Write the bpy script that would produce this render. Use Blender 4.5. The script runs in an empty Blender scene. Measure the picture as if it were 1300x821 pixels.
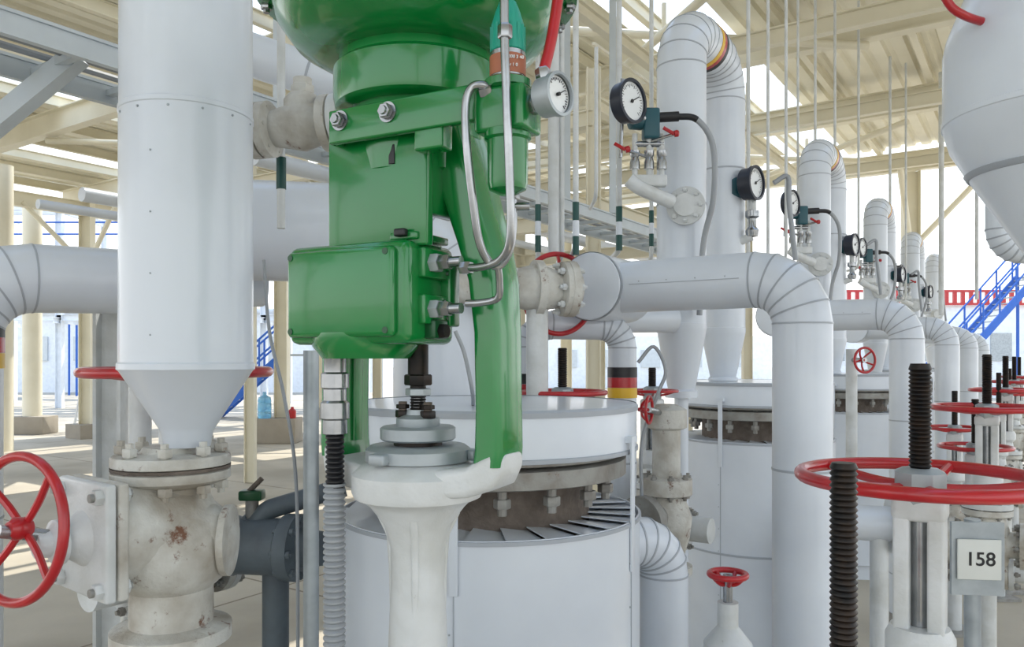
import bpy, bmesh, math, random
from mathutils import Vector as V, Matrix
random.seed(4)
H=1.7
def S(px,py,d):           # surveyed bearing + distance -> world metres
    return V(((px-650)*d/1000.0, d, H-(py-455)*d/1000.0))
R=V((0.5556,0.8315,0)); C=V((0.8315,-0.5556,0)); UP=V((0,0,1))
T=V((1.45,2.17,0))
def UVp(u,v,z): return R*u+C*v+UP*z

# ------------------------------------------------------------ materials
def mat(name,col,rough=.4,metal=0.,col2=None,scale=6.,amt=.5,rust=0.,rustcol=(.16,.07,.035),rscale=25.,bump=0.,coat=0.,bscale=None,trans=0.):
    m=bpy.data.materials.new(name); m.use_nodes=True
    nt=m.node_tree; N=nt.nodes; L=nt.links
    p=N['Principled BSDF']
    p.inputs['Roughness'].default_value=rough
    p.inputs['Metallic'].default_value=metal
    p.inputs['Coat Weight'].default_value=coat
    p.inputs['Coat Roughness'].default_value=.08
    p.inputs['Transmission Weight'].default_value=trans
    tc=N.new('ShaderNodeTexCoord')
    nz=N.new('ShaderNodeTexNoise'); nz.inputs['Scale'].default_value=scale; nz.inputs['Detail'].default_value=5
    L.new(tc.outputs['Object'],nz.inputs['Vector'])
    if col2 is None: col2=tuple(c*.86 for c in col)
    mx=N.new('ShaderNodeMix'); mx.data_type='RGBA'
    mx.inputs[6].default_value=(*col,1); mx.inputs[7].default_value=(*col2,1)
    rp=N.new('ShaderNodeMapRange'); rp.inputs[1].default_value=.4; rp.inputs[2].default_value=.75; rp.inputs[4].default_value=amt*1.6
    L.new(nz.outputs['Fac'],rp.inputs[0]); L.new(rp.outputs[0],mx.inputs[0])
    out=mx.outputs[2]
    if rust>0:
        n2=N.new('ShaderNodeTexNoise'); n2.inputs['Scale'].default_value=rscale; n2.inputs['Detail'].default_value=8; n2.inputs['Roughness'].default_value=.7
        L.new(tc.outputs['Object'],n2.inputs['Vector'])
        r2=N.new('ShaderNodeMapRange'); r2.inputs[1].default_value=.72-rust*.35; r2.inputs[2].default_value=.78-rust*.3
        L.new(n2.outputs['Fac'],r2.inputs[0])
        m2=N.new('ShaderNodeMix'); m2.data_type='RGBA'; m2.inputs[7].default_value=(*rustcol,1)
        L.new(out,m2.inputs[6]); L.new(r2.outputs[0],m2.inputs[0]); out=m2.outputs[2]
    L.new(out,p.inputs['Base Color'])
    if bump>0:
        nb=N.new('ShaderNodeTexNoise'); nb.inputs['Scale'].default_value=bscale or scale*4; nb.inputs['Detail'].default_value=6
        L.new(tc.outputs['Object'],nb.inputs['Vector'])
        b=N.new('ShaderNodeBump'); b.inputs['Strength'].default_value=bump; b.inputs['Distance'].default_value=.01
        L.new(nb.outputs['Fac'],b.inputs['Height']); L.new(b.outputs[0],p.inputs['Normal'])
    return m
WHITE=mat('white_cladding',(.70,.745,.80),.3,col2=(.59,.63,.69),scale=3,amt=.5,bump=.05,bscale=5,coat=.25)
WSEAM=mat('white_seam',(.40,.43,.47),.4)
WCAST=mat('white_cast_paint',(.66,.68,.68),.4,col2=(.48,.49,.46),scale=9,bump=.22,bscale=60,rust=.09,rscale=18,coat=.15)
WRUST=mat('chipped_white_paint',(.62,.61,.56),.5,col2=(.36,.32,.26),scale=9,amt=.75,bump=.35,bscale=70,rust=.36,rscale=14)
GREEN=mat('green_enamel',(.004,.205,.038),.2,col2=(.004,.165,.031),scale=8,bump=.10,bscale=14,coat=.6)
DGREEN=mat('green_dark',(.004,.07,.02),.3)
TEAL=mat('teal_plastic',(.02,.36,.25),.4)
RED=mat('red_enamel',(.48,.010,.016),.3,col2=(.34,.010,.014),scale=20,coat=.3,rust=.05)
STEEL=mat('brushed_steel',(.42,.43,.44),.25,.95,col2=(.28,.29,.30),scale=30)
GALV=mat('galvanised_steel',(.42,.46,.48),.45,.4,col2=(.28,.31,.33),scale=18)
DARK=mat('dark_threaded_steel',(.014,.013,.013),.42,.5,col2=(.05,.028,.015),scale=40,amt=.4)
RUSTM=mat('rusty_steel',(.13,.105,.085),.75,.2,col2=(.22,.18,.15),scale=30,bump=.5,bscale=80)
FLG=mat('weathered_flange_steel',(.33,.33,.31),.55,.3,col2=(.19,.165,.14),scale=16,bump=.25,rust=.2)
BLACK=mat('black_rubber',(.010,.010,.012),.42)
GREYH=mat('grey_conduit',(.34,.36,.38),.42,.2)
DGREY=mat('dark_grey_paint',(.12,.15,.17),.5,col2=(.08,.095,.11),scale=12,bump=.2)
CREAM=mat('cream_steel_paint',(.80,.75,.60),.55,col2=(.70,.65,.50),scale=2)
CREAM2=mat('cream_roof_sheet',(.86,.82,.68),.5,col2=(.74,.70,.56),scale=1.5)
TRAY=mat('cable_tray_zinc',(.56,.61,.64),.45,.2)
YEL=mat('yellow_band',(.80,.48,.03),.4)
BLUE=mat('blue_paint',(.02,.12,.50),.4)
FACE=mat('gauge_face',(.82,.84,.84),.4,amt=0)
NAVY=mat('dark_blue_case',(.015,.02,.035),.35)
CBLUE=mat('transmitter_teal',(.015,.09,.115),.4)
LABEL=mat('orange_label',(.42,.14,.07),.5)
GREENB=mat('dark_green_band',(.006,.07,.06),.4)
CONC=mat('concrete_block',(.36,.32,.26),.9,bump=.3,scale=4)
PALE=mat('pale_building',(.80,.84,.88),.7)
BOTTLE=mat('blue_water_bottle',(.25,.6,.85),.1,trans=.5)
PLATE=mat('white_plate',(.70,.72,.68),.5,rust=.12)
def floor_mat():
    m=mat('concrete_floor',(.50,.45,.36),.75,col2=(.36,.32,.25),scale=.8,amt=.8,bump=.15,bscale=30)
    nt=m.node_tree;N=nt.nodes;L=nt.links;p=N['Principled BSDF']
    src=p.inputs['Base Color'].links[0].from_socket
    br=N.new('ShaderNodeTexBrick'); br.offset=0; br.inputs['Scale'].default_value=1
    br.inputs['Color1'].default_value=(1,1,1,1);br.inputs['Color2'].default_value=(.93,.93,.93,1);br.inputs['Mortar'].default_value=(.45,.42,.38,1)
    br.inputs['Mortar Size'].default_value=.012;br.inputs['Brick Width'].default_value=3;br.inputs['Row Height'].default_value=3
    tc=N.new('ShaderNodeTexCoord');mp=N.new('ShaderNodeMapping');mp.inputs['Rotation'].default_value=(0,0,.59)
    L.new(tc.outputs['Object'],mp.inputs[0]);L.new(mp.outputs[0],br.inputs['Vector'])
    mx=N.new('ShaderNodeMix');mx.data_type='RGBA';mx.blend_type='MULTIPLY';mx.inputs[0].default_value=1
    L.new(src,mx.inputs[6]);L.new(br.outputs['Color'],mx.inputs[7]);L.new(mx.outputs[2],p.inputs['Base Color'])
    return m
FLOOR=floor_mat()

# ------------------------------------------------------------ builder
def basis(ax):
    z=ax.normalized()
    x=z.cross(UP) if abs(z.z)<.95 else z.cross(V((0,1,0)))
    x.normalize(); y=z.cross(x).normalized()
    return x,y,z
def fillet(pts,rad,n=6):
    out=[V(pts[0])]; joints=[]
    for i in range(1,len(pts)-1):
        P=V(pts[i]); d1=(P-V(pts[i-1])).normalized(); d2=(V(pts[i+1])-P).normalized()
        ang=d1.angle(d2)
        if ang<.02: out.append(P); continue
        r=rad[i-1] if isinstance(rad,(list,tuple)) else rad
        tr=r*math.tan(ang/2); p0=P-d1*tr
        nn=(d2-d1*d1.dot(d2)).normalized(); c=p0+nn*r
        for k in range(n+1):
            a=ang*k/n
            q=c-nn*r*math.cos(a)+d1*r*math.sin(a)
            joints.append((q,(d1*math.cos(a)+nn*math.sin(a))))
            out.append(q)
    out.append(V(pts[-1])); return out,joints
def smooth(pts,n=6):
    P=[V(p) for p in pts]; P=[P[0]*2-P[1]]+P+[P[-1]*2-P[-2]]; o=[]
    for i in range(1,len(P)-2):
        for k in range(n):
            t=k/n
            o.append(.5*((2*P[i])+(P[i+1]-P[i-1])*t+(2*P[i-1]-5*P[i]+4*P[i+1]-P[i+2])*t*t+(3*P[i]-3*P[i+1]+P[i+2]-P[i-1])*t**3))
    o.append(P[-2]); return o
class B:
    def __init__(s,name): s.name=name; s.bm=bmesh.new(); s.mats=[]
    def mi(s,m):
        if m not in s.mats: s.mats.append(m)
        return s.mats.index(m)
    def rings(s,rs,m,cap0=True,cap1=True,closed=False):
        i=s.mi(m); vr=[[s.bm.verts.new(p) for p in r] for r in rs]
        n=len(vr[0]); K=len(vr)
        for a in range(K if closed else K-1):
            A=vr[a];Bq=vr[(a+1)%K]
            for k in range(n):
                try:
                    f=s.bm.faces.new((A[k],A[(k+1)%n],Bq[(k+1)%n],Bq[k])); f.material_index=i
                except ValueError: pass
        if not closed:
            if cap0: f=s.bm.faces.new(vr[0][::-1]); f.material_index=i
            if cap1: f=s.bm.faces.new(vr[-1]); f.material_index=i
    def tube(s,pts,r,m,seg=16,closed=False,caps=True):
        pts=[V(p) for p in pts]; n=len(pts)
        tg=[]
        for i in range(n):
            if closed: t=pts[(i+1)%n]-pts[i-1]
            else: t=pts[min(i+1,n-1)]-pts[max(i-1,0)]
            tg.append(t.normalized())
        x,_,_=basis(tg[0]); rs=[]
        for i in range(n):
            x=(x-tg[i]*x.dot(tg[i])).normalized(); y=tg[i].cross(x)
            rr=r[i] if isinstance(r,(list,tuple)) else r
            rs.append([pts[i]+x*rr*math.cos(2*math.pi*k/seg)+y*rr*math.sin(2*math.pi*k/seg) for k in range(seg)])
        s.rings(rs,m,caps,caps,closed)
    def cyl(s,a,b,r,m,seg=24): s.tube([a,b],r,m,seg)
    def lathe(s,o,ax,prof,m,seg=40,cap0=True,cap1=True):
        x,y,z=basis(V(ax)); o=V(o)
        s.rings([[o+z*h+(x*math.cos(2*math.pi*k/seg)+y*math.sin(2*math.pi*k/seg))*max(r,1e-4) for k in range(seg)] for r,h in prof],m,cap0,cap1)
    def torus(s,c,ax,RR,r,m,seg=48,s2=12):
        x,y,z=basis(V(ax)); c=V(c); rs=[]
        for k in range(seg):
            a=2*math.pi*k/seg; d=x*math.cos(a)+y*math.sin(a)
            rs.append([c+d*(RR+r*math.cos(2*math.pi*j/s2))+z*r*math.sin(2*math.pi*j/s2) for j in range(s2)])
        s.rings(rs,m,closed=True)
    def box(s,c,sz,m,fr=None,bev=0.):
        ex,ey,ez=fr or (V((1,0,0)),V((0,1,0)),UP)
        b2=bmesh.new(); bmesh.ops.create_cube(b2,size=1)
        for v in b2.verts: v.co=V((v.co.x*sz[0],v.co.y*sz[1],v.co.z*sz[2]))
        if bev>0: bmesh.ops.bevel(b2,geom=b2.edges[:],offset=bev,segments=3,profile=.5,affect='EDGES')
        i=s.mi(m); mp={}
        for v in b2.verts: mp[v]=s.bm.verts.new(V(c)+ex*v.co.x+ey*v.co.y+ez*v.co.z)
        for f in b2.faces:
            nf=s.bm.faces.new([mp[v] for v in f.verts]); nf.material_index=i
        b2.free()
    def beam(s,a,b,w,h,m,style='I'):
        a=V(a);b=V(b);d=(b-a); L=d.length; ex=d.normalized()
        ey=UP.cross(ex)
        if ey.length<.05: ey=V((0,1,0))
        ey.normalize(); ez=ex.cross(ey); c=(a+b)/2; fr=(ex,ey,ez); t=max(.012,h*.05)
        if style=='I':
            s.box(c,(L,t,h-2*t),m,fr); s.box(c+ez*(h-t)/2,(L,w,t),m,fr); s.box(c-ez*(h-t)/2,(L,w,t),m,fr)
        else: s.box(c,(L,w,h),m,fr)
    def hexa(s,c,ax,r,h,m): s.lathe(V(c)-V(ax).normalized()*h/2,ax,[(r*.92,0),(r,h*.12),(r,h*.88),(r*.9,h)],m,seg=6)
    def bolts(s,c,ax,RR,n,r,l,m,off=0.,mn=None):
        x,y,z=basis(V(ax))
        for k in range(n):
            a=2*math.pi*(k+off)/n; p=V(c)+(x*math.cos(a)+y*math.sin(a))*RR
            s.cyl(p-z*l/2,p+z*l/2,r*.55,mn or m,8)
            s.hexa(p+z*l*.34,z,r,r*1.1,m); s.hexa(p-z*l*.34,z,r,r*1.1,m)
    def thread(s,a,b,r,m,pitch=.007,seg=16):
        a=V(a);b=V(b);L=(b-a).length; n=int(L/pitch); pr=[]
        for k in range(n): pr+= [(r*.84,k*pitch),(r,k*pitch+pitch*.4),(r,k*pitch+pitch*.55)]
        pr.append((r*.84,L)); s.lathe(a,b-a,pr,m,seg)
    def wheel(s,c,ax,RR,m,r=None,spokes=5,drop=.03,phase=.2):
        r=r or RR*.06; x,y,z=basis(V(ax)); c=V(c)
        s.torus(c,z,RR,r,m)
        s.lathe(c-z*(drop+.012),z,[(RR*.13,0),(RR*.16,.006),(RR*.16,.03),(RR*.1,.042)],m,20)
        for k in range(spokes):
            a=2*math.pi*(k/spokes)+phase; d=x*math.cos(a)+y*math.sin(a)
            s.tube(smooth([c+d*RR*.12-z*drop,c+d*RR*.5-z*drop*.8,c+d*RR*.97],4),r*.75,m,8)
    def gauge(s,c,nrm,r,dep,case,face=None):
        n=V(nrm).normalized(); c=V(c)
        s.lathe(c-n*dep,n,[(r*.5,-.15*dep),(r*.85,0),(r*.95,dep*.1),(r*.95,dep*.8),(r*1.04,dep*.82),(r*1.04,dep*1.1),(r*.9,dep*1.12),(r*.88,dep*.98)],case,36,True,False)
        s.lathe(c-n*.01,n,[(r*.9,0),(r*.9,.006)],face or FACE,36)
        f=c-n*.003
        for k in range(27):
            a=math.radians(-135+k*10); d=UP*math.cos(a)+(UP.cross(n)*-1)*math.sin(a)
            L=r*(.16 if k%3==0 else .09); fr=(d,n.cross(d),n)
            s.box(f+d*(r*.78-L/2),(L,r*.022,.001),BLACK,fr)
        a=math.radians(-60); d=UP*math.cos(a)-UP.cross(n)*math.sin(a)
        s.box(f+d*r*.25+n*.001,(r*.8,r*.045,.001),BLACK,(d,n.cross(d),n)); s.lathe(f,n,[(r*.09,0),(r*.09,.004)],BLACK,12)
    def text(s,txt,c,n,size,m):
        cu=bpy.data.curves.new('t','FONT'); cu.body=txt; cu.size=size; cu.align_x='CENTER'; cu.align_y='CENTER'; cu.extrude=.0006; cu.offset=size*.012
        o=bpy.data.objects.new('t',cu); bpy.context.collection.objects.link(o)
        dg=bpy.context.evaluated_depsgraph_get(); me=o.evaluated_get(dg).to_mesh()
        n=V(n).normalized(); ex=UP.cross(n).normalized(); ey=n.cross(ex); i=s.mi(m)
        vs=[s.bm.verts.new(V(c)+ex*v.co.x+ey*v.co.y+n*v.co.z) for v in me.vertices]
        for p in me.polygons:
            try: f=s.bm.faces.new([vs[k] for k in p.vertices]); f.material_index=i
            except ValueError: pass
        bpy.data.objects.remove(o,do_unlink=True)
    def insul(s,pts,r,m,rad=None,every=.9,n=5,seg=36,band=None):
        rad=rad or r*1.5
        path,j=fillet(pts,rad,n); s.tube(path,r,m,seg)
        for q,t in j: s.tube([q-t*.003,q+t*.003],r+.0018,band or WSEAM,seg)
        for i in range(len(pts)-1):
            a=V(pts[i]);b=V(pts[i+1]);L=(b-a).length
            if L<2*every*.6: continue
            k=every*.7
            while k<L-.15:
                q=a+(b-a).normalized()*k; t=(b-a).normalized()
                if all((q-jj[0]).length>.08 for jj in j) : s.tube([q-t*.004,q+t*.004],r+.002,band or WSEAM,seg)
                k+=every
    def seam(s,a,b,off,m=None):
        a=V(a);b=V(b);L=(b-a).length;t=(b-a).normalized();o=V(off)
        on=o.normalized(); s.box((a+b)/2+o,(L,.0025,.0025),m or WSEAM,(t,on.cross(t),on))
        k=.04
        while k<L: 
            s.lathe(a+t*k+o+on.cross(t)*.010,on,[(.0026,0),(.0022,.0015),(.001,.002)],GALV,8); k+=.11
    def flags(s,c,ax,r,w=.035):
        z=V(ax).normalized(); c=V(c)
        for k,m in enumerate((BLACK,RED,YEL)):
            q=c-z*w*k; s.tube([q,q-z*w*.98],r+.003,m,32)
    def done(s,parent=None):
        bm=s.bm; bmesh.ops.recalc_face_normals(bm,faces=bm.faces[:])
        me=bpy.data.meshes.new(s.name); bm.to_mesh(me); bm.free()
        for m in s.mats: me.materials.append(m)
        for p in me.polygons: p.use_smooth=True
        me.set_sharp_from_angle(angle=math.radians(38))
        co=[v.co for v in me.vertices]
        lo=V((min(c.x for c in co),min(c.y for c in co),min(c.z for c in co))); hi=V((max(c.x for c in co),max(c.y for c in co),max(c.z for c in co)))
        mid=(lo+hi)/2; mid.z=lo.z
        me.transform(Matrix.Translation(-mid))
        o=bpy.data.objects.new(s.name,me); o.location=mid; bpy.context.collection.objects.link(o); return o

# ------------------------------------------------------------ floor, roof, world
b=B('floor'); b.box((0,30,-.05),(240,240,.1),FLOOR); b.done()
ZR=5.25
b=B('ceiling')  # unseen stretch behind the camera is lengthened to cut sky light from there
v=-18.0; idx=0
while v<6:
    if idx%4!=2:
        prof=[]
        for k in range(4):
            x0=v+k*.25; prof+=[(x0,0),(x0+.14,0),(x0+.165,.05),(x0+.225,.05)]
        prof.append((v+1.0,0))
        i=b.mi(CREAM2)
        for a,c2 in zip(prof[:-1],prof[1:]):
            q=[UVp(-7,a[0],ZR+.32+a[1]),UVp(16,a[0],ZR+.32+a[1]),UVp(16,c2[0],ZR+.32+c2[1]),UVp(-7,c2[0],ZR+.32+c2[1])]
            f=b.bm.faces.new([b.bm.verts.new(p) for p in q]); f.material_index=i
    v+=1.0; idx+=1
b.done()
b=B('roof_steel_frame')
for u in (-6.8,-3,0,3,6,9,12,15.7): b.beam(UVp(u,-18,ZR-.02),UVp(u,6,ZR-.02),.16,.34,CREAM)
for u in (7.6,10.4,13.6): b.beam(UVp(u,-3.2,ZR-.5),UVp(u,6,ZR-.5),.10,.16,CREAM)
for v in (-3.2,1.2,4.0): b.beam(UVp(4.5,v,ZR-.62),UVp(15.5,v,ZR-.62),.08,.12,CREAM)
for u in (7.6,10.4,13.6):
    for v in (-3.2,1.2,4.0): b.beam(UVp(u,v,ZR-.6),UVp(u,v,ZR+.1),.04,.04,CREAM,'box')
v=-18.0
while v<=6.01:
    b.beam(UVp(-7,v,ZR+.23),UVp(16,v,ZR+.23),.08,.16,CREAM); v+=1.2
for v in (-17,-9,5.6): b.beam(UVp(-6.8,v,ZR-.35),UVp(15.7,v,ZR-.35),.15,.3,CREAM)
for u0 in (0,6,12):
    for v0 in (-9,-1.5): 
        b.tube([UVp(u0,v0,ZR-.3),UVp(u0+3,v0-3.5,ZR-.3)],.045,CREAM,10); b.tube([UVp(u0,v0-3.5,ZR-.25),UVp(u0+3,v0,ZR-.25)],.045,CREAM,10)
for (u,v) in ((15.7,-17),(15.7,-9),(15.7,-1.9),(15.7,5.6),(9,-17),(9,-9),(-6.8,-9),(-6.8,5.6),(9,5.6)):
    b.beam(UVp(u,v,0),UVp(u,v,ZR-.2),.22,.25,CREAM); b.box(UVp(u,v,.15),(.6,.6,.3),CONC,(R,C,UP))
    b.tube([UVp(u,v,ZR-1.6),UVp(u-1.3,v,ZR-.4)],.05,CREAM,10)
    b.tube([UVp(u,v,ZR-1.6),UVp(u,v+(1.3 if v<0 else -1.3),ZR-.2)],.05,CREAM,10)
b.done()

b=B('cable_tray')
p0=S(0,25,2.6)
for off in (0,.42):
    b.beam(p0-R*3+C*-off,p0+R*10+C*-off,.03,.09,TRAY)
for k in range(44): b.beam(p0-R*3+R*.3*k,p0-R*3+R*.3*k-C*.42,.03,.025,TRAY,'box')
for k in range(4): b.beam(p0+R*(k*3-1.5)-C*.42+UP*.05,V((*(p0+R*(k*3-1.5)-C*.42).xy,ZR-.3)),.05,.05,TRAY,'box'); b.beam(p0+R*(k*3-1.5)+UP*.05,V((*(p0+R*(k*3-1.5)).xy,ZR-.3)),.05,.05,TRAY,'box')
for k in range(3): b.tube([p0-R*3-C*(.1+.1*k)+UP*.03,p0+R*10-C*(.1+.1*k)+UP*.03],.014,GREYH,8)
b.beam(S(-40,185,3.0),S(100,70,3.0),.07,.07,TRAY,'box')
b.done()
b=B('pipe_rack')
VR=-3.7
for u in (7.0,9.5,12.0):
    for z in (3.1,4.1):
        b.beam(UVp(u,-9,z),UVp(u,VR,z),.12,.16,CREAM)
    for v in (-9,-6.2,VR): b.beam(UVp(u,v,0),UVp(u,v,4.6),.12,.14,CREAM)
for v in (-9,-6.2,VR):
    for z in (3.25,4.25): b.beam(UVp(7,v,z),UVp(12,v,z),.1,.14,CREAM)
for k in range(6): b.tube([UVp(4,-8.5+k*.85,3.28),UVp(14,-8.5+k*.85,3.28)],.05+.02*(k%3),WHITE,14)
for k in range(14): b.beam(UVp(7+k*.38,-6.2,4.36),UVp(7+k*.38,VR,4.36),.03,.03,CREAM,'box')
for z in (4.85,5.0): b.beam(UVp(7,VR,z),UVp(12,VR,z),.03,.03,CREAM,'box')
b.done()
def blue_stair(name,p,dirv,n,rise,run,w=.9):
    b=B(name); d=V(dirv).normalized(); sd=d.cross(UP).normalized()
    top=p+d*run*n+UP*rise*n
    for o in (0,w):
        b.beam(p+sd*o,top+sd*o,.05,.24,BLUE,'box')
        for k in range(0,n+1,3):
            q=p+sd*o+d*run*k+UP*rise*k; b.cyl(q,q+UP*1.05,.03,BLUE,8)
        for hz in (.55,1.05): b.cyl(p+sd*o+UP*hz,top+sd*o+UP*hz,.03,BLUE,8)
    for k in range(n): b.box(p+sd*w/2+d*run*(k+.5)+UP*rise*(k+.5),(run*.9,w,.03),GALV,(d,-sd,UP))
    pl=top+d*1.2; b.box(pl+sd*w/2,(2.4,w,.06),GALV,(d,-sd,UP))
    for o in (0,w):
        for k in (0,1.2,2.3):
            q=top+d*k+sd*o; b.cyl(V((q.x,q.y,0)),q,.05,BLUE,8); b.cyl(q,q+UP*1.05,.03,BLUE,8)
        for hz in (.55,1.05): b.cyl(top+sd*o+UP*hz,top+d*2.4+sd*o+UP*hz,.03,BLUE,8)
    b.done()
blue_stair('access_stair',V((12.8,26,0)),(1,.1,0),22,.2,.19)
blue_stair('access_stair',V((-8.6,23,0)),(1,.15,0),9,.2,.22)
blue_stair('access_stair',V((-15.5,31.5,0)),(-.6,.6,0),22,.2,.22)
b=B('storage_shed')
c=V((18.5,36,0)); b.box(c+UP*2,(11,4,4),PALE)
for k in range(32): b.box(c+V((-5.4+k*.35,-2.1,4.3)),(.16,.1,.55),RED)
b.box(c+V((0,-2.1,4.05)),(11,.15,.1),RED); b.box(c+V((0,-2.1,4.6)),(11,.15,.1),RED)
for k in range(6): b.box(c+V((-4.6+k*1.8,-2.02,2.2)),(.9,.06,1.2),GALV)
b.done()
b=B('process_building')
c=V((-20,42,0)); b.box(c+UP*1.9,(26,5,3.8),PALE)
for k in range(10): b.box(c+V((-11+k*2.4,-2.55,2.2)),(1.1,.1,1.2),TRAY)
b.box(c+V((0,-2.6,3.9)),(26.4,.4,.15),BLUE); b.done()
b=B('process_building')
c=V((6,48,0)); b.box(c+UP*1.5,(18,5,3.0),PALE)
for k in range(7): b.box(c+V((-7.6+k*2.4,-2.55,1.7)),(1.1,.1,1.0),TRAY)
b.done()
b=B('outdoor_pipe_rack')
for x in (-19,-15.5,-12,-8.5,-5):
    for y in (27,30): b.beam(V((x,y,0)),V((x,y,7)),.2,.22,PALE)
    for z in (3,5,6.8): b.beam(V((x,26.6,z)),V((x,30.4,z)),.15,.2,PALE)
for z in (3.1,5.1,6.9):
    b.beam(V((-19.5,27,z)),V((-4.5,27,z)),.15,.2,PALE)
    for k in range(3): b.tube([V((-20,27.6+k*.9,z+.25)),V((-4,27.6+k*.9,z+.25))],.12,WHITE,14)
for z in (5.9,6.3): b.cyl(V((-19,26.6,z)),V((-5,26.6,z)),.03,BLUE,8)
b.done()
b=B('steel_ladder')
for o in (0,.5): b.cyl(V((-10.3+o,18.5,0)),V((-9.95+o,18.5,1.9)),.03,WHITE,8)
for k in range(7): b.cyl(V((-10.28+k*.045,18.5,.25+.25*k)),V((-9.78+k*.045,18.5,.25+.25*k)),.02,WHITE,8)
b.done()
b=B('support_post'); b.box(V((-4.75,16,.25)),(.85,.6,.5),CONC,bev=.02); b.beam(V((-4.7,16.1,.5)),V((-4.7,16.1,ZR)),.26,.26,CREAM); b.done()
b=B('water_bottle')
b.lathe(V((-4.98,15.85,.5)),UP,[(.12,0),(.135,.02),(.135,.12),(.125,.14),(.135,.16),(.135,.3),(.125,.32),(.135,.34),(.12,.42),(.04,.47),(.035,.53),(.0,.53)],BOTTLE,24); b.done()
b=B('red_canister'); b.lathe(V((-4.42,15.85,.5)),UP,[(.07,0),(.075,.02),(.075,.16),(.03,.2),(.03,.23),(0,.23)],RED,16); b.done()
b=B('support_post'); b.box(V((-10.9,17.9,.2)),(.85,.6,.4),CONC,bev=.02); b.tube([V((-10.9,17.9,.4)),V((-10.9,17.9,ZR))],.2,CREAM,20); b.done()
b=B('support_post'); b.tube([V((S(3,455,14.5).x,14.5,0)),V((S(3,455,14.5).x,14.5,ZR))],.18,CREAM,20); b.done()

# ------------------------------------------------------------ insulated vessels
def vessel(c,r=.40,ang=(-28,-100,-165,70,150)):
    b=B('insulated_vessel'); c=V((c[0],c[1],0))
    b.lathe(c,UP,[(r*.98,1.455),(r,1.455),(r,1.572),(r*.995,1.578),(r*.9,1.580),(.02,1.583)],WHITE,72)
    b.lathe(c,UP,[(r+.003,1.562),(r+.004,1.574),(r-.001,1.580)],WSEAM,72,False,False)
    b.lathe(c,UP,[(r+.002,1.455),(r+.004,1.456),(r+.004,1.465),(r+.001,1.467)],WSEAM,72,False,False)
    b.lathe(c,UP,[(r*.9,1.442),(r*.92,1.445),(r*.92,1.5),(r*.9,1.503)],FLG,64)
    b.lathe(c,UP,[(r*.90,1.388),(r*.93,1.392),(r*.93,1.433),(r*.91,1.436)],FLG,64)
    b.lathe(c,UP,[(r*.68,1.15),(r*.68,1.47)],RUSTM,48)
    b.lathe(c,UP,[(r*.80,1.43),(r*.80,1.45)],BLACK,48)
    b.bolts(c+UP*1.415,UP,r*.80,16,.021,.18,FLG,.3,FLG)
    for k in range(26):
        a=2*math.pi*k/26; a2=a+.25; z=1.268
        q=[c+V((math.cos(a)*r*.66,math.sin(a)*r*.66,z+.018)),c+V((math.cos(a)*r*1.0,math.sin(a)*r*1.0,z+.016)),c+V((math.cos(a2)*r*1.0,math.sin(a2)*r*1.0,z+.006)),c+V((math.cos(a2)*r*.66,math.sin(a2)*r*.66,z+.008))]
        vs=[b.bm.verts.new(p) for p in q]; v2=[b.bm.verts.new(p-UP*.003) for p in q]; i=b.mi(WHITE)
        for f in (vs,v2[::-1]): b.bm.faces.new(f).material_index=i
        for e in range(4): b.bm.faces.new((vs[e],v2[e],v2[(e+1)%4],vs[(e+1)%4])).material_index=i
    b.lathe(c,UP,[(r*.6,1.24),(r*.98,1.25),(r*1.01,1.285),(r*1.02,1.285),(r*1.02,.12),(r*.9,.1),(r*.9,0)],WHITE,72)
    for z in (1.272,.72): b.lathe(c,UP,[(r*1.02,z),(r*1.02+.004,z+.001),(r*1.02+.004,z+.010),(r*1.02,z+.011)],WSEAM,72,False,False)
    for a in ang:
        a=math.radians(a); d=V((math.cos(a),math.sin(a),0)); fr=(d.cross(UP),d,UP)
        b.box(c+d*(r*1.03)+UP*1.33,(.022,.006,.34),WHITE,fr,.001); b.box(c+d*(r*1.02)+UP*1.495,(.04,.02,.016),WHITE,fr)
        b.seam(c+UP*.15,c+UP*1.26,(d*r*1.021))
    b.done()
v1=S(622,455,2.2); vessel(v1,.405)
v2=S(957,455,4.24)
for k in range(5): vessel(v2+T*k,.40,(-62,-130,30,100,170))

def ubend(off,k):
    b=B('insulated_u_bend_pipe'); A=V((.785,3.65,0))+off; D=V((1.112,4.15,0))+off; r=.113; zt=3.245
    b.insul([A+UP*1.85,A+UP*zt,D+UP*zt,D+UP*1.85],r,WHITE,rad=.2,every=.8)
    b.lathe(A,UP,[(.032,0),(.032,1.52),(.075,1.52),(.075,1.55),(.062,1.56),(.07,1.60),(r,1.83),(r+.002,1.84),(r+.002,1.86),(r-.01,1.87)],WHITE,32)
    b.lathe(D,UP,[(.075,1.583),(.075,1.60),(.066,1.605),(.07,1.62),(r,1.83),(r+.002,1.84),(r+.002,1.86),(r-.01,1.87)],WHITE,32)
    m=(A+D)/2+UP*zt; z=(D-A).normalized(); b.flags(m+z*.045,z,r,.03)
    p=A+UP*2.38+V((-.0,-r,0)); ax=V((-.35,-.93,0)).normalized()
    b.cyl(A+UP*2.38,p+ax*.06,.05,WCAST); b.lathe(p+ax*.02,ax,[(.085,0),(.085,.022),(.05,.03)],WCAST,28); b.bolts(p+ax*.03,ax,.068,8,.011,.07,WCAST)
    b.done()
for k in range(5): ubend(T*k,k)

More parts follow.
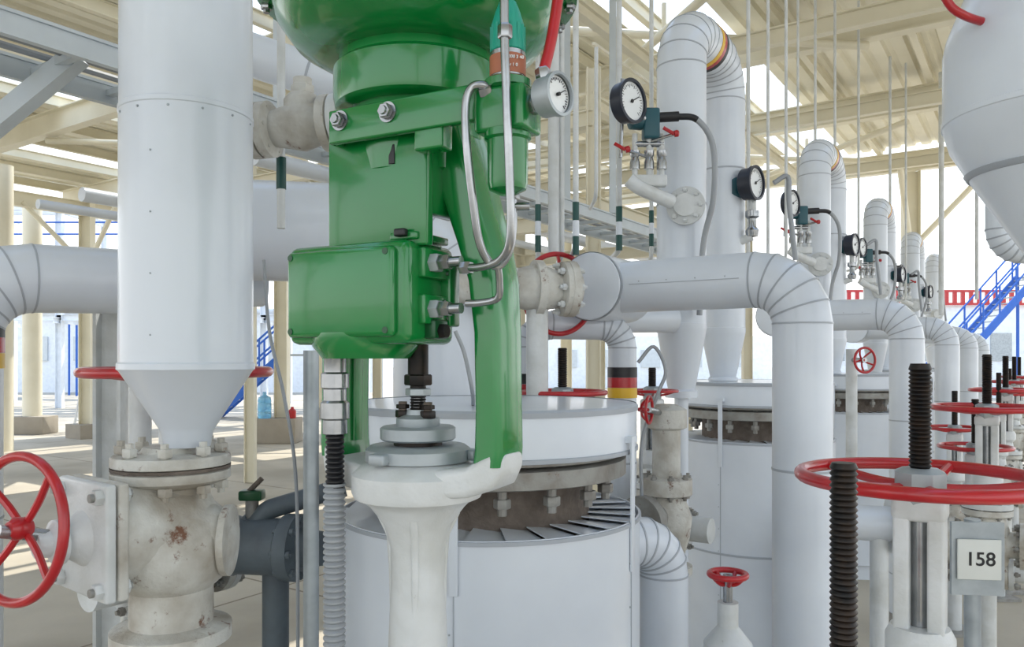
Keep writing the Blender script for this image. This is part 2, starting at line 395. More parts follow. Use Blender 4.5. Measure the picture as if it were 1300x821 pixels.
def ppipe(off):
    b=B('insulated_branch_pipe'); h=S(766,366,3.16)+off; e=h+C*.77; 
    b.insul([h,V((e.x,e.y,h.z)),V((e.x,e.y,.1))],.100,WHITE,rad=.16,every=.95)
    b.lathe(V((e.x,e.y,0)),UP,[(.17,0),(.17,.03),(.12,.04),(.11,.12)],FLG,32)
    a=h-R*.12; L=.33; r=.131
    b.lathe(a,R,[(r*.96,0),(r,.004),(r,L),(r*.9,L+.01),(.05,L+.03)],WHITE,48)
    b.lathe(a,R,[(r+.003,.006),(r+.004,.008),(r+.004,.018),(r+.001,.020)],WSEAM,48,False,False)
    b.lathe(a-R*.003,R,[(r*.9,0),(r*.97,.002)],WHITE,48)
    b.seam(h+C*.16,h+C*.58,V((-R.x*.101,-R.y*.101,0)))
    b.done()
for k in range(5): ppipe(T*k)

def manifold(off):
    b=B('pressure_gauge_manifold'); g=S(803,128,3.3)+off
    n=V((.70,-.71,0)).normalized()
    b.gauge(g,n,.090,.06,NAVY)
    blk=S(826,158,3.4)+off; b.box(blk,(.07,.07,.13),CBLUE,bev=.01); b.lathe(blk+V((-.04,0,.01)),(-1,-.3,0),[(.035,0),(.035,.05),(.02,.06)],CBLUE,20)
    b.tube([g-n*.05,blk],.02,STEEL,12)
    b.tube([blk+V((.03,0,.03)),blk+V((.12,0,.035))],.022,BLACK,12)
    hose=smooth([blk+V((.11,0,.035)),S(885,152,3.4)+off,S(905,185,3.42)+off,S(906,250,3.45)+off,S(893,310,3.5)+off,S(888,400,3.5)+off],8)
    b.tube(hose[:9],.014,BLACK,10); b.tube(hose[8:],.013,GREYH,10)
    for px in (806,824,840):
        b.tube([S(px,170,3.4)+off,S(px,226,3.4)+off],.012,WCAST,10); b.lathe(S(px,215,3.4)+off,UP,[(.022,0),(.022,.03),(.016,.05),(.022,.06),(.022,.08)],STEEL,12)
    b.tube([S(806,183,3.4)+off,S(842,183,3.4)+off],.013,STEEL,10)
    b.tube(smooth([S(798,228,3.35)+off,S(815,240,3.36)+off,S(852,256,3.45)+off],4),.03,WCAST,14)
    b.box(S(824,230,3.4)+off,(.15,.05,.05),WCAST,bev=.008)
    for px,py in ((786,190),(848,170)):
        b.tube([S(px-6,py-8,3.36)+off,S(px+8,py,3.36)+off],.008,RED,8); b.lathe(S(px+8,py,3.36)+off,(1,0,.2),[(.014,0),(.015,.015),(.01,.02)],RED,12)
        b.tube([S(px+8,py,3.37)+off,S(824,py+10,3.4)+off],.007,STEEL,8)
    b.tube([S(788,200,3.37)+off,S(790,140,3.37)+off,S(790,100,3.37)+off],.008,STEEL,8)
    b.done()
for k in range(4): manifold(T*k)
def gauge2(off):
    b=B('pressure_transmitter'); g=S(960,232,4.0)+off; n=V((.72,-.69,0)).normalized()
    b.gauge(g,n,.085,.07,NAVY,FACE); b.box(g-n*.12+UP*-.01,(.09,.09,.11),CBLUE,bev=.02); p=S(955,300,4.05)+off
    b.tube([g-n*.03,V((p.x,p.y,g.z-.02)),p],.02,WCAST,10); b.lathe(p,UP,[(.03,0),(.035,.03),(.02,.05),(.02,.09),(.035,.1),(.035,.13)],STEEL,14)
    b.tube([p,S(925,312,4.1)+off],.022,WCAST,12)
    b.tube(smooth([g+V((.09,0,.0)),g+V((.16,0,.03)),S(1002,260,4.0)+off,S(1010,330,4.0)+off],6),.013,GREYH,10)
    b.done()
for k in range(4): gauge2(T*k)
for i,(px,yb,d,r,band) in enumerate([(683,335,3.3,.011,1),(703,325,3.3,.024,0),(713,325,3.32,.012,0),(731,315,3.0,.011,1),(757,250,3.2,.008,0),(786,318,3.6,.013,1),(827,330,4.4,.012,1),(950,330,4.8,.012,0),(975,340,4.9,.010,0),(998,330,5.0,.010,0),(1013,340,6.3,.010,0),(1035,330,7,.012,0),(1060,330,7,.012,0),(1090,340,7.6,.012,0),(1130,370,9,.015,0),(1150,380,9.2,.012,0),(1240,380,9.5,.02,0),(1195,400,9.5,.03,0)]):
    b=B('instrument_tube'); p=S(px,yb,d); top=V((p.x,p.y,ZR-.1))
    if px==757: top=S(757,60,3.2)
    b.tube(fillet([p+V((0,.25,0)),p,top],.06,5)[0] if band or r<.02 else [p,top],r,WCAST,10)
    if band:
        q=S(px,290,d); b.cyl(q-UP*.03,q+UP*.03,r+.002,WHITE,10); b.cyl(q-UP*.1,q-UP*.03,r+.002,GREENB,10); b.cyl(q+UP*.03,q+UP*.1,r+.002,GREENB,10)
    b.done()

# ------------------------------------------------------------ gate valves
def gate_valve(name,x,y,zw,RR,stemtop,drop=.42,axis=C,yw=.05,sc=1.,foot=True,wm=RED,stem_r=.02,wr=None):
    b=B(name); c=V((x,y,0)); side=V(axis); oth=side.cross(UP)
    b.thread(c+UP*(zw-.03),c+UP*stemtop,stem_r,DARK,.0085)
    b.wheel(c+UP*zw,UP,RR,wm,r=wr,drop=.02)
    b.lathe(c,UP,[(stem_r*1.9,zw-.05),(stem_r*2.3,zw-.03),(stem_r*2.3,zw+.012),(stem_r*1.6,zw+.02)],GALV,8)
    zb=zw-drop
    for sg in (-1,1):
        b.box(c+side*sg*yw*.62+UP*(zw-.04-drop/2),(yw*.62,.075,drop-.03),WCAST,(side,oth,UP),.006)
    b.box(c+UP*(zw-.06),(yw*2.0,.08,.05),WCAST,(side,oth,UP),.012)
    b.cyl(c+UP*(zb),c+UP*(zw-.05),stem_r*.8,STEEL,14)
    b.lathe(c,UP,[(yw*1.1,zb+.06),(yw*1.3,zb+.04),(yw*1.3,zb+.0),(yw*.9,zb-.02),(yw*1.1,zb-.07),(yw*2.1,zb-.08),(yw*2.1,zb-.105)],WCAST,32)
    b.lathe(c,UP,[(yw*2.1,zb-.11),(yw*2.1,zb-.135),(yw*1.5,zb-.15),(yw*1.8,zb-.2),(yw*2.0,zb-.28),(yw*1.7,zb-.36),(yw*.9,zb-.4),(.01,zb-.41)],WRUST,32)
    b.bolts(c+UP*(zb-.108),UP,yw*1.8,8,.013,.09,FLG)
    zc=zb-.27
    for sg in (-1,1):
        a=side*sg
        b.lathe(c+UP*zc,a,[(yw*1.2,0),(yw*1.2,yw*2.6),(yw*2.1,yw*2.6),(yw*2.1,yw*3.1)],WRUST,32)
        b.lathe(c+UP*zc,a,[(yw*2.1,yw*3.15),(yw*2.1,yw*3.6),(yw*1.2,yw*3.7),(yw*1.2,yw*6)],WCAST,32)
        b.bolts(c+UP*zc+a*yw*3.12,a,yw*1.75,8,.013,.1,FLG)
    if foot: b.cyl(c,c+UP*(zb-.4),.04,WCAST,16); b.box(c+UP*.01,(.2,.2,.02),FLG)
    b.done()
for k in range(5):
    q=V((.829,1.6,0))+T*k*.96
    gate_valve('gate_valve',q.x,q.y,1.458 if k==0 else 1.47,.228,1.69 if k==0 else 1.72,stem_r=.0215,drop=.36,yw=.05,wr=.0135)
gate_valve('gate_valve',S(1071,455,1.12).x,1.12,1.18,.17,1.552,stem_r=.019,drop=.3)
for (px,py,d,r,st) in ((1238,567,3.9,.16,1.5),(1212,543,4.9,.16,1.5),(1268,520,5.6,.16,1.6),(1282,500,8.,.2,1.6),(714,498,2.95,.16,1.74),(226,472,2.35,.258,1.70),(828,496,3.5,.11,1.66)):
    q=S(px,py,d); gate_valve('gate_valve',q.x,q.y,q.z,r,max(st,q.z+.05),stem_r=.018,drop=.32,yw=.045,axis=R if px==226 else C)
b=B('gate_valve'); q=S(924,729,2.3)
b.wheel(q,UP,.052,RED,.009); b.cyl(V((q.x,q.y,0)),q,.014,STEEL,12); b.lathe(V((q.x,q.y,0)),UP,[(.05,0),(.05,q.z-.3),(.07,q.z-.25),(.07,q.z-.2),(.03,q.z-.15),(.03,q.z-.08)],WCAST,20); b.done()
b=B('needle_valve'); q=S(1098,457,5.6); b.wheel(q,(.3,-1,0),.088,RED,.009); b.cyl(q,q+V((0,.25,0)),.018,STEEL,12); b.cyl(V((q.x,q.y+.22,0)),q+V((0,.22,.08)),.04,WCAST,16); b.done()

b=B('valve_number_sign'); q=S(1243,710,2.05); n=V((-.12,-1,0)).normalized()
b.box(q,(.108,.006,.105),PLATE,(n.cross(UP)*-1,n,UP),.002); b.text('158',q+n*.004+V((.002,0,0)),n,.050,BLACK)
b.box(q-n*.012,(.13,.012,.19),GALV,(n.cross(UP)*-1,n,UP)); b.cyl(V((q.x,q.y+.03,0)),V((q.x,q.y+.03,q.z+.1)),.02,GALV,14)
b.done()

# ------------------------------------------------------------ green control valve
th=math.radians(28); ex=V((math.cos(th),-math.sin(th),0)); ey=V((math.sin(th),math.cos(th),0)); GO=V((-.155,1.3,0))
def G(x,y,z): return GO+ex*x+ey*y+UP*z
gf=(ex,ey,UP)
def rrect(c,ax,ay,hw,hh,rad,n=4):
    o=[]
    for (sx,sy,a0) in ((1,1,0),(-1,1,90),(-1,-1,180),(1,-1,270)):
        for k in range(n+1):
            a=math.radians(a0+90*k/n); o.append(c+ax*(sx*(hw-rad)+rad*math.cos(a))+ay*(sy*(hh-rad)+rad*math.sin(a)))
    return o
b=B('control_valve')
b.lathe(GO,UP,[(.135,2.185),(.165,2.19),(.200,2.21),(.226,2.245),(.235,2.28),(.262,2.285),(.262,2.305),(.262,2.325),(.235,2.33),(.235,2.36),(.2,2.42),(.1,2.45),(.03,2.455)],GREEN,72)
b.bolts(V((GO.x,GO.y,2.305)),UP,.25,20,.010,.07,STEEL)
b.lathe(GO,UP,[(.125,2.10),(.134,2.106),(.137,2.12),(.137,2.165),(.130,2.172),(.128,2.19),(.128,2.2)],GREEN,64)
b.lathe(GO,UP,[(.100,2.04),(.112,2.05),(.114,2.085),(.108,2.10),(.108,2.11)],GREEN,64)
b.lathe(GO,UP,[(.085,1.985),(.100,1.995),(.104,2.045)],GREEN,64)
for sg in (-1,1):
    path=[(.070,2.075,.034,.052),(.082,2.03,.034,.052),(.092,1.99,.033,.050),(.108,1.94,.030,.049),(.128,1.88,.028,.047),(.144,1.82,.025,.045),(.151,1.74,.023,.043),(.153,1.62,.023,.042),(.153,1.56,.024,.043),(.150,1.535,.024,.044)]
    rs=[rrect(G(sg*x,0,z),ex,ey,hw,hh,.012) for x,z,hw,hh in path]; b.rings(rs,GREEN)
    rs=[rrect(G(sg*(x-.018),0,z),ex,ey,.012,.012,.004) for x,z,hw,hh in path[1:-1]]; b.rings(rs,GREEN)
b.box(G(-.012,-.088,1.965),(.19,.02,.19),GREEN,gf,.004)
b.box(G(-.095,-.05,1.965),(.02,.09,.19),GREEN,gf,.004); b.box(G(.07,-.05,1.99),(.02,.09,.14),GREEN,gf,.004)
b.box(G(.020,-.0985,2.012),(.011,.003,.030),BLACK,gf,.001)  # slot's dark inside put on as a thin black box, no opening cut
b.box(G(.080,-.118,2.060),(.325,.014,.052),GREEN,gf,.003)
b.box(G(-.078,-.085,2.060),(.012,.07,.052),GREEN,gf,.003)
for lx in (-.058,.033):
    q=G(lx,-.125,2.067); b.lathe(q,-ey,[(.0155,0),(.0155,.003)],STEEL,20); b.hexa(q-ey*.008,-ey,.0115,.010,STEEL); b.lathe(q-ey*.013,-ey,[(.007,0),(.006,.003)],STEEL,14)
b.box(G(-.049,-.06,1.800),(.234,.135,.156),GREEN,gf,.014)
b.box(G(-.052,-.132,1.800),(.205,.02,.135),GREEN,gf,.008)
b.lathe(G(-.06,-.06,1.70),UP,[(.07,0),(.085,.02),(.085,.04)],GREEN,32)
b.box(G(.045,-.06,1.885),(.05,.09,.012),GREEN,gf,.003); b.box(G(.045,-.11,1.889),(.02,.012,.012),BLACK,gf,.003)
for (lx,lz) in ((-.145,.058),(.04,.058),(-.145,-.058),(.04,-.058)): b.lathe(G(lx,-.142,1.8+lz),-ey,[(.005,0),(.005,.001)],DGREEN,12)
b.box(G(-.02,-.01,1.86),(.1,.08,.06),GREEN,gf,.006)
for z in (1.845,1.775):
    b.box(G(.072,-.06,z),(.014,.075,.045),GREEN,gf,.003)
    b.hexa(G(.083,-.075,z),ex,.015,.02,GALV); b.hexa(G(.100,-.075,z),ex,.012,.022,STEEL); b.cyl(G(.07,-.075,z),G(.13,-.075,z),.008,STEEL,12)
    b.lathe(G(.079,-.045,z+.012),ex,[(.004,0),(.004,.003)],STEEL,10); b.lathe(G(.079,-.035,z-.012),ex,[(.004,0),(.004,.003)],STEEL,10)
b.box(G(.075,-.06,1.745),(.02,.04,.03),DGREEN,gf,.004); b.box(G(.075,-.02,1.80),(.02,.03,.10),GREEN,gf,.004)
b.hexa(G(.085,-.06,1.742),ex,.012,.02,DARK)
b.cyl(G(0,0,1.58),G(0,0,2.0),.0115,STEEL,16)
b.lathe(GO,UP,[(.013,1.655),(.017,1.66),(.017,1.735),(.02,1.74),(.02,1.76)],DARK,20); b.thread(G(0,0,1.60),G(0,0,1.66),.0135,DARK,.005)
b.hexa(G(0,0,1.665),UP,.023,.018,DARK); b.hexa(G(0,0,1.645),UP,.021,.012,GALV)
b.lathe(GO,UP,[(.034,1.585),(.036,1.592),(.036,1.602),(.020,1.608),(.018,1.616)],GALV,24)
for sg in (-1,1):
    q=G(.025*sg,-.008,1.605); b.cyl(q-UP*.04,q+UP*.024,.007,RUSTM,12); b.hexa(q+UP*.004,UP,.0125,.012,DARK); b.hexa(q+UP*.016,UP,.011,.007,DARK)
b.lathe(GO,UP,[(.058,1.566),(.062,1.569),(.062,1.586),(.058,1.589)],GALV,48)
b.lathe(GO,UP,[(.04,1.555),(.04,1.567)],DARK,32)
b.lathe(GO,UP,[(.070,1.530),(.086,1.534),(.086,1.552),(.078,1.558)],GALV,48)
for k in range(3): 
    a=k*2.1+.4; b.box(G(.088*math.cos(a),.088*math.sin(a),1.543),(.03,.03,.018),GALV,gf,.005)
b.rings([rrect(G(x,0,z),UP,ey,hz,hy,.012) for x,z,hz,hy in ((-.178,1.540,.014,.03),(-.16,1.530,.028,.045),(-.12,1.510,.024,.05),(-.06,1.503,.022,.07),(0,1.503,.022,.085),(.06,1.503,.022,.07),(.12,1.510,.024,.05),(.16,1.530,.028,.045),(.178,1.540,.014,.03))],WCAST)
b.lathe(GO,UP,[(.04,1.18),(.050,1.20),(.044,1.34),(.045,1.39),(.056,1.43),(.078,1.458),(.086,1.466),(.104,1.474),(.108,1.483),(.108,1.512),(.095,1.525),(.08,1.533)],WCAST,56)
for a in (0,1.57,3.14,4.71):
    d=ex*math.cos(a+.5)+ey*math.sin(a+.5); b.rings([rrect(GO+d*x+UP*z,d,d.cross(UP),.014,.006,.004) for x,z in ((.03,1.2),(.034,1.36),(.038,1.41),(.055,1.445))],WCAST)
b.lathe(GO,UP,[(.13,1.12),(.13,1.15),(.06,1.17),(.05,1.2)],WCAST,48); b.lathe(GO,UP,[(.01,.78),(.08,.80),(.12,.88),(.13,.96),(.10,1.05),(.13,1.08),(.13,1.115)],WRUST,48)
b.bolts(G(0,0,1.117),UP,.108,8,.015,.12,FLG)
for sg in (-1,1): b.lathe(G(0,0,.93),R*sg,[(.08,0),(.08,.2),(.14,.2),(.14,.235),(.08,.24),(.08,.30)],WCAST,40)
b.cyl(G(0,0,0),G(0,0,.8),.05,WCAST,20); b.box(G(0,0,.01),(.25,.25,.02),FLG,gf)
g=G(-.112,-.075,0)
b.lathe(g,UP,[(.015,1.575),(.020,1.578),(.020,1.60),(.0235,1.603),(.0235,1.628),(.019,1.632),(.019,1.65),(.0225,1.653),(.0225,1.675),(.018,1.678),(.018,1.70),(.02,1.705),(.02,1.73)],STEEL,20)
pr=[];z=1.48
while z<1.58: pr+=[(.0125,z),(.0155,z+.003),(.0155,z+.005)]; z+=.008
b.lathe(g,UP,pr,BLACK,18)
pr=[];z=.9
while z<1.495: pr+=[(.0145,z),(.0182,z+.0035),(.0182,z+.0065)]; z+=.010
b.lathe(g+V((-.001,0,0)),UP,pr,GREYH,20)
b.tube(smooth([g+UP*.91,g+UP*.5,g+V((-.1,.1,.06)),g+V((-.3,.3,.02))],6),.016,GREYH,14)
r=G(.222,-.10,0)
b.lathe(r,UP,[(.022,2.128),(.0245,2.13),(.0225,2.17),(.018,2.185),(.012,2.20),(.0,2.203)],TEAL,24)
for k in range(14):
    a=k*math.pi/7; b.box(r+V((math.cos(a)*.0235,math.sin(a)*.0235,2.148)),(.003,.003,.035),TEAL)
b.lathe(r,UP,[(.025,2.085),(.025,2.128)],STEEL,24); b.lathe(r,UP,[(.0256,2.095),(.0256,2.122)],LABEL,24,False,False)
nn=V((.25,-1,0)).normalized(); b.text('PSP 200 3 40',r+nn*.0263+UP*2.115,nn,.0062,FACE); b.text('Py 1 0',r+nn*.0263+UP*2.104,nn,.0062,FACE)
b.lathe(r,UP,[(.028,2.075),(.034,2.078),(.034,2.088),(.028,2.092)],GREEN,24)
b.box(r+UP*2.045,(.078,.06,.062),GREEN,gf,.006)
b.lathe(r,UP,[(.012,1.93),(.026,1.937),(.028,1.945),(.029,2.005),(.033,2.008),(.033,2.018)],GREEN,28)
b.box(G(.10,-.105,2.03),(.05,.03,.05),GREEN,gf,.004)
gg=S(710,119,1.06); n=V((.75,-.66,0)).normalized(); b.gauge(gg,n,.0285,.030,GALV); b.cyl(gg-n*.02,r+UP*2.05,.008,STEEL,12)
b.hexa(r+V((.035,-.02,2.05)),V((.5,-.6,0)),.014,.02,STEEL)
t1=smooth([S(632,116,1.10),S(612,108,1.09),S(598,112,1.09),S(591,135,1.09),S(593,190,1.09),S(601,260,1.10),S(608,305,1.11),S(619,330,1.12),S(632,338,1.12),S(645,322,1.12),S(651,290,1.12),S(651,240,1.12)],6)
b.tube(t1,.0060,STEEL,14)
t2=smooth([S(640,-330,1.06),S(640,0,1.06),S(643,120,1.06),S(647,230,1.07),S(648,300,1.08),S(637,328,1.10),S(615,338,1.13),S(592,340,1.16)],6)
b.tube(t2,.0060,STEEL,14)
b.tube(smooth([S(652,262,1.12),S(672,262,1.12)],3),.006,STEEL,12)
for q,a in ((S(618,116,1.095),V((1,-.3,.1))),(S(651,245,1.12),UP),(S(592,340,1.16),ex),(S(641,40,1.06),UP)): b.hexa(q,a,.010,.018,STEEL)
b.tube(smooth([S(592,385,1.16),S(612,384,1.15),S(632,378,1.14),S(634,356,1.13),S(632,338,1.12)],5),.0055,STEEL,12)
b.tube(smooth([S(728,-300,1.15),S(716,-60,1.12),S(708,0,1.11),S(700,50,1.1),S(690,92,1.09)],6),.0078,RED,14); b.hexa(S(690,96,1.09),V((.2,0,-1)),.011,.02,STEEL)
b.done()

# ------------------------------------------------------------ left insulated column + globe valve
b=B('insulated_vertical_pipe'); c=S(238,455,1.8); c.z=0
b.lathe(c,UP,[(.050,1.50),(.056,1.535),(.062,1.545),(.142,1.672),(.147,1.676),(.147,1.688),(.1435,1.692),(.1425,2.245),(.1445,2.247),(.1445,2.256),(.142,2.259),(.141,3.4),(.1435,3.402),(.1435,3.41),(.141,3.412),(.141,4.85),(.08,4.95),(.03,4.98)],WHITE,72)
for k in range(13):
    a=2*math.pi*k/13
    b.lathe(c+V((math.cos(a)*.143,math.sin(a)*.143,2.235)),V((math.cos(a),math.sin(a),0)),[(.0028,0),(.002,.002)],GALV,8)
for k in range(4): b.lathe(c+V((-.02,-.1425,1.75+k*.13)),V((-.02,-.14,0)),[(.0022,0),(.0015,.0015)],GALV,8)
b.done()
b=B('globe_valve'); c=S(218,455,1.8); c.z=0
b.lathe(c,UP,[(.060,1.50),(.060,1.50),(.068,1.488),(.125,1.482),(.128,1.478),(.128,1.460),(.122,1.457)],WRUST,48)
b.lathe(c,UP,[(.122,1.450),(.128,1.446),(.128,1.428),(.115,1.420),(.085,1.410),(.078,1.395),(.092,1.37),(.122,1.34),(.140,1.30),(.143,1.26),(.125,1.21),(.09,1.18),(.09,1.10),(.13,1.09),(.13,1.06),(.08,1.05),(.08,.2)],WRUST,48)
b.lathe(c,UP,[(.128,1.450),(.128,1.457)],RUSTM,48); b.bolts(c+UP*1.453,UP,.106,8,.0165,.125,WRUST,.35)
b.lathe(c+V((.09,0,1.285)),V((1,.1,0)),[(.075,-.05),(.085,.0),(.07,.03),(.08,.03),(.08,.045)],WRUST,36)
p=c+UP*1.325; w=S(20,664,1.55); w.z=1.365; ax2=(w-p); ax2.z=0; Lw=ax2.length; ax2.normalize()
b.lathe(p,ax2,[(.105,0),(.115,.06),(.11,.14),(.11,.15)],WRUST,40)
b.box(p+ax2*.160,(.022,.225,.24),WRUST,(ax2,ax2.cross(UP),UP),.006); b.box(p+ax2*.186,(.022,.225,.24),WCAST,(ax2,ax2.cross(UP),UP),.006)
for sy in (-1,1):
    for sz in (-1,1): 
        q=p+ax2*.175+ax2.cross(UP)*.09*sy+UP*.095*sz; b.cyl(q-ax2*.04,q+ax2*.045,.009,FLG,10); b.hexa(q+ax2*.028,ax2,.017,.018,WCAST); b.hexa(q-ax2*.024,ax2,.017,.018,WCAST)
b.lathe(p+ax2*.195,ax2,[(.06,0),(.045,.02),(.034,.035),(.046,.04),(.046,.055),(.028,.065),(.026,Lw-.23)],WCAST,32)
b.cyl(p+ax2*.2,w+ax2*.03,.013,STEEL,14)
b.wheel(w,V((-.42,-.9,.1)),.142,RED,.010,spokes=4,phase=.9,drop=.015)
b.lathe(c,UP,[(.15,0),(.15,.03),(.08,.05),(.08,.2)],FLG,32)
b.done()

b=B('insulated_header_pipe')
b.insul([V((S(-50,355,2.5).x,2.5,0)),S(-50,350,2.5),S(170,358,2.85),S(330,352,3.1)],.115,WHITE,rad=.2,every=.7)
b.flags(S(-50,408,2.5),UP,.116,.05); b.seam(S(30,351,2.6),S(150,357,2.8),V((0,-.116,0)))
b.done()
b=B('insulated_header_pipe'); a=S(230,290,2.75); e=S(560,300,2.95)
b.insul([a,e,V((e.x,e.y,.0))],.178,WHITE,rad=.27,every=.9); b.lathe(a,(a-e),[(.178,0),(.16,.06),(.05,.09)],WHITE,40)
b.cyl(V((a.x,a.y+.05,0)),a,.05,WCAST,20); b.done()
b=B('support_post'); q=S(143,455,2.9); b.beam(V((q.x,q.y,0)),V((q.x,q.y,1.88)),.09,.1,WCAST); b.box(V((q.x,q.y,.01)),(.2,.2,.02),FLG); b.done()
b=B('support_post'); q=S(395,455,1.95); b.cyl(V((q.x,q.y,0)),V((q.x,q.y,1.72)),.019,GALV,18); b.box(V((q.x,q.y,.006)),(.12,.12,.012),FLG); b.done()
b=B('support_post'); q=S(178,455,2.6); b.cyl(V((q.x,q.y,0)),V((q.x,q.y,1.80)),.035,WCAST,18); b.done()
b=B('flanged_ball_valve'); c=S(384,160,2.16); ax=V((.985,-.17,.05)).normalized()
b.lathe(c-ax*.115,ax,[(.038,-.06),(.038,0),(.076,0),(.076,.025),(.05,.035),(.057,.07),(.068,.115),(.057,.16),(.05,.175),(.076,.18),(.076,.205),(.038,.215),(.038,.40)],WRUST,36)
b.lathe(c-ax*.115,ax,[(.076,-.034),(.076,-.006)],WRUST,36); b.lathe(c-ax*.115,ax,[(.076,.211),(.076,.238)],WCAST,36)
b.bolts(c-ax*.118,ax,.060,6,.012,.07,WRUST); b.bolts(c+ax*.094,ax,.060,6,.012,.07,WRUST)
b.lathe(c,UP,[(.05,0),(.05,.068),(.038,.085),(.025,.09),(.025,.13)],WRUST,24); b.hexa(c+UP*.10,UP,.032,.025,WRUST)
e1=V((-.905,2.26,c.z)); b.tube(fillet([c-ax*.15,e1,V((e1.x,e1.y,0))],.08,5)[0],.038,WCAST,18)
b.done()
b=B('insulated_crossover_pipe'); b.insul([S(230,40,2.5),S(470,120,2.55),S(470,300,3.2)],.068,WHITE,rad=.09,every=.25); b.tube([S(357,290,2.3),S(357,-250,2.3)],.012,WCAST,12); b.cyl(S(357,240,2.3),S(357,200,2.3),.0145,GREENB,12); b.done()

b=B('flanged_gate_valve'); c=S(682,366,2.85); ax=V((.95,.25,0)).normalized(); wn=V((.45,-.89,0)).normalized()
b.lathe(c-ax*.14,ax,[(.06,-.25),(.06,0),(.1,0),(.1,.03),(.1,.03),(.065,.04),(.09,.14),(.065,.22),(.1,.23),(.1,.26),(.06,.265),(.06,.30)],WRUST,40)
for o in (-.035,.125,.25): b.lathe(c-ax*.14+ax*o,ax,[(.102,0),(.102,.028)],WRUST,40)
b.bolts(c-ax*.14,ax,.083,8,.013,.1,WCAST); b.bolts(c+ax*.11,ax,.083,8,.013,.1,WCAST)
q=S(709,373,3.12); b.cyl(c,q,.02,STEEL,14)
b.wheel(q,-wn,.158,RED,.010,phase=.5,spokes=3); b.cyl(V((c.x,c.y,0)),c,.04,WCAST,16)
b.done()
b=B('banded_pipe_loop'); 
p=[V((S(672,0,3.2).x,3.2,0)),S(672,412,3.2),S(790,414,3.25),V((S(790,0,3.25).x,3.25,0))]
b.insul(p,.058,WHITE,rad=.09,every=.8); 
b.flags(S(672,474,3.2),UP,.058,.042); b.flags(S(790,466,3.25),UP,.058,.042)
b.insul([S(755,405,3.4),S(855,405,3.55)],.06,WHITE)
b.done()
b=B('instrument_cable')
b.tube(smooth([S(810,460,3.0),S(830,440,3.0),S(845,470,3.0),S(835,500,3.0),S(815,560,3.0),S(815,640,3.0)],6),.007,GREYH,10); b.done()
b=B('instrument_cable')
b.tube(smooth([S(578,420,1.9),S(590,450,1.9),S(600,500,1.9),S(600,520,2.1)],6),.005,GREYH,10); b.done()
b=B('instrument_cable')
b.tube(smooth([S(335,330,2.3),S(342,420,2.25),S(360,500,2.2),S(375,600,2.2),S(378,760,2.2),V((S(378,760,2.2).x,2.2,0))],8),.005,GREYH,10); b.done()
b=B('flanged_pipe_valve'); c=S(846,600,3.1)
b.lathe(V((c.x,c.y,0)),UP,[(.06,0),(.06,.85),(.1,.86),(.1,.89),(.06,.9),(.09,1.0),(.1,1.08),(.07,1.16),(.1,1.17),(.1,1.2),(.1,1.23),(.055,1.24),(.055,1.42),(.08,1.43),(.08,1.5),(.04,1.52)],WRUST,32)
b.bolts(V((c.x,c.y,1.2)),UP,.085,8,.013,.1,FLG); b.lathe(V((c.x,c.y,1.08)),V((-.7,-.7,0)),[(.06,0),(.06,.14),(.1,.14),(.1,.18)],FLG,28); b.bolts(V((c.x-.11,c.y-.11,1.08)),V((-.7,-.7,0)),.08,8,.012,.05,FLG)
b.wheel(S(824,520,2.95),V((.9,-.4,0)),.05,RED,.006); b.cyl(S(824,520,2.95),V((c.x,c.y,1.48)),.012,STEEL,12)
b.done()
b=B('insulated_branch_pipe'); b.insul([V((.18,2.45,1.11)),V((.50,2.6,1.11)),V((.50,2.6,.0))],.08,WHITE,rad=.12); b.done()
b=B('insulated_branch_pipe'); q=S(1130,665,3.6); b.insul([q,q-V((.36,-.1,0)),V((q.x-.36,q.y+.1,0))],.08,WHITE,rad=.12); b.lathe(q,V((1,-.2,0)),[(.09,0),(.13,0),(.13,.03),(.05,.05)],WCAST,32)
b.cyl(V((q.x-.05,q.y,0)),q-V((.05,0,0)),.04,WCAST); b.done()
b=B('drain_strainer'); c=S(350,692,2.4)
b.lathe(c-V((.12,0,0)),V((1,-.15,0)),[(.05,-.1),(.06,-.06),(.09,-.05),(.09,0),(.085,.01),(.085,.15),(.1,.16),(.1,.2),(.06,.21),(.05,.28)],DGREY,36)
b.bolts(c+V((.06,-.03,0)),V((1,-.15,0)),.085,8,.012,.07,DGREY)
b.tube(fillet([c-V((.2,0,0)),c-V((.32,0,0)),c-V((.32,0,.9))],.09,6)[0],.05,DGREY,24)
b.tube(fillet([c+V((-.08,0,.05)),c+V((-.02,0,.11)),c+V((.2,.05,.17))],.04,5)[0],.03,DGREY,20)
b.cyl(V((c.x,c.y,0)),c,.04,DGREY,16)
q=S(320,628,2.4); b.tube([q-UP*.08,q],.02,FLG,12); b.box(q,(.07,.05,.03),DGREEN,bev=.006); b.tube([q-V((.02,0,0)),q+V((.03,0,.05))],.008,RUSTM,10); b.tube([q-UP*.08,c-V((.1,0,-.05))],.03,DGREY,16)
b.done()

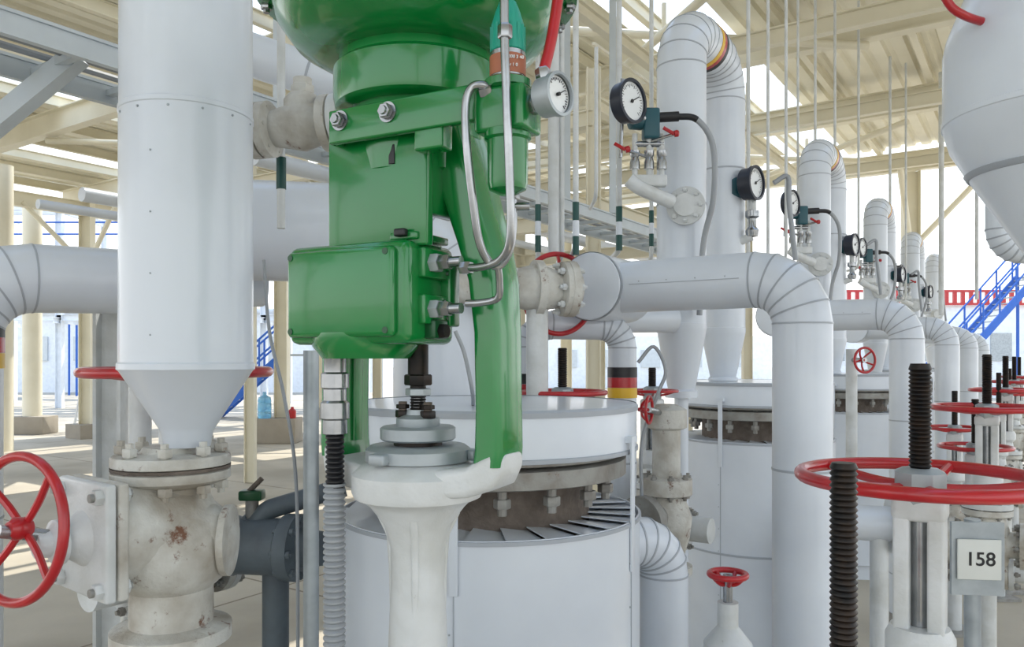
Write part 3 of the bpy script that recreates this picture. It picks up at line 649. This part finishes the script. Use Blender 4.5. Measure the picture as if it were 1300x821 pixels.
b=B('conical_filter_vessel'); c=S(1345,455,2.0); c.z=0; r=.262
b.lathe(c,UP,[(.045,0),(.045,1.90),(.052,1.93),(.20,2.17),(.245,2.25),(r,2.31),(r+.003,2.312),(r+.003,2.325),(r,2.327),(r,2.50),(r*.97,2.54),(r*.66,2.75),(r*.45,2.82),(.06,3.0),(.06,4.9)],WHITE,72)
b.lathe(c,UP,[(.20,2.168),(.205,2.17),(.212,2.182),(.208,2.184)],WSEAM,72,False,False)
b.lathe(c,UP,[(.13,0),(.13,.03),(.045,.05)],FLG,32)
b.tube(smooth([S(1180,-120,1.9),S(1192,-30,1.9),S(1205,5,1.9),S(1225,20,1.9),S(1255,30,1.93)],6),.010,RED,12)
b.done()
b=B('insulated_branch_pipe'); b.insul([S(1268,-160,3.3),S(1268,316,3.3),S(1400,330,3.3),V((S(1400,0,3.3).x,3.3,0))],.05,WHITE,rad=.09,every=.5); b.done()

# ------------------------------------------------------------ light
w=bpy.data.worlds.new('sky'); bpy.context.scene.world=w; w.use_nodes=True; nt=w.node_tree
bg=nt.nodes['Background']; tc=nt.nodes.new('ShaderNodeTexCoord'); sp=nt.nodes.new('ShaderNodeSeparateXYZ'); rp=nt.nodes.new('ShaderNodeValToRGB')
nt.links.new(tc.outputs['Generated'],sp.inputs[0]); nt.links.new(sp.outputs['Z'],rp.inputs[0]); nt.links.new(rp.outputs[0],bg.inputs['Color'])
rp.color_ramp.elements[0].position=.0; rp.color_ramp.elements[0].color=(1,1,1,1)
rp.color_ramp.elements[1].position=.9; rp.color_ramp.elements[1].color=(.42,.62,1,1)
e=rp.color_ramp.elements.new(.25); e.color=(.88,.95,1,1)
bg.inputs['Strength'].default_value=1.95
l=bpy.data.lights.new('sun','SUN'); l.energy=5.5; l.angle=.01; l.color=(1,.95,.86); o=bpy.data.objects.new('sun',l); bpy.context.collection.objects.link(o)
o.location=(5,20,20); o.rotation_euler=V((-.35,-.62,-1.05)).to_track_quat('-Z','Y').to_euler()
cam=bpy.data.cameras.new('camera'); co=bpy.data.objects.new('camera',cam); bpy.context.collection.objects.link(co)
cam.sensor_width=36; cam.lens=36*1000/1300; cam.shift_y=44.5/1300; cam.clip_start=.05; cam.clip_end=500
co.location=(0,0,H); co.rotation_euler=(math.radians(90),0,0)
bpy.context.scene.camera=co
bpy.context.scene.view_settings.view_transform='Standard'
bpy.context.scene.view_settings.look='None'
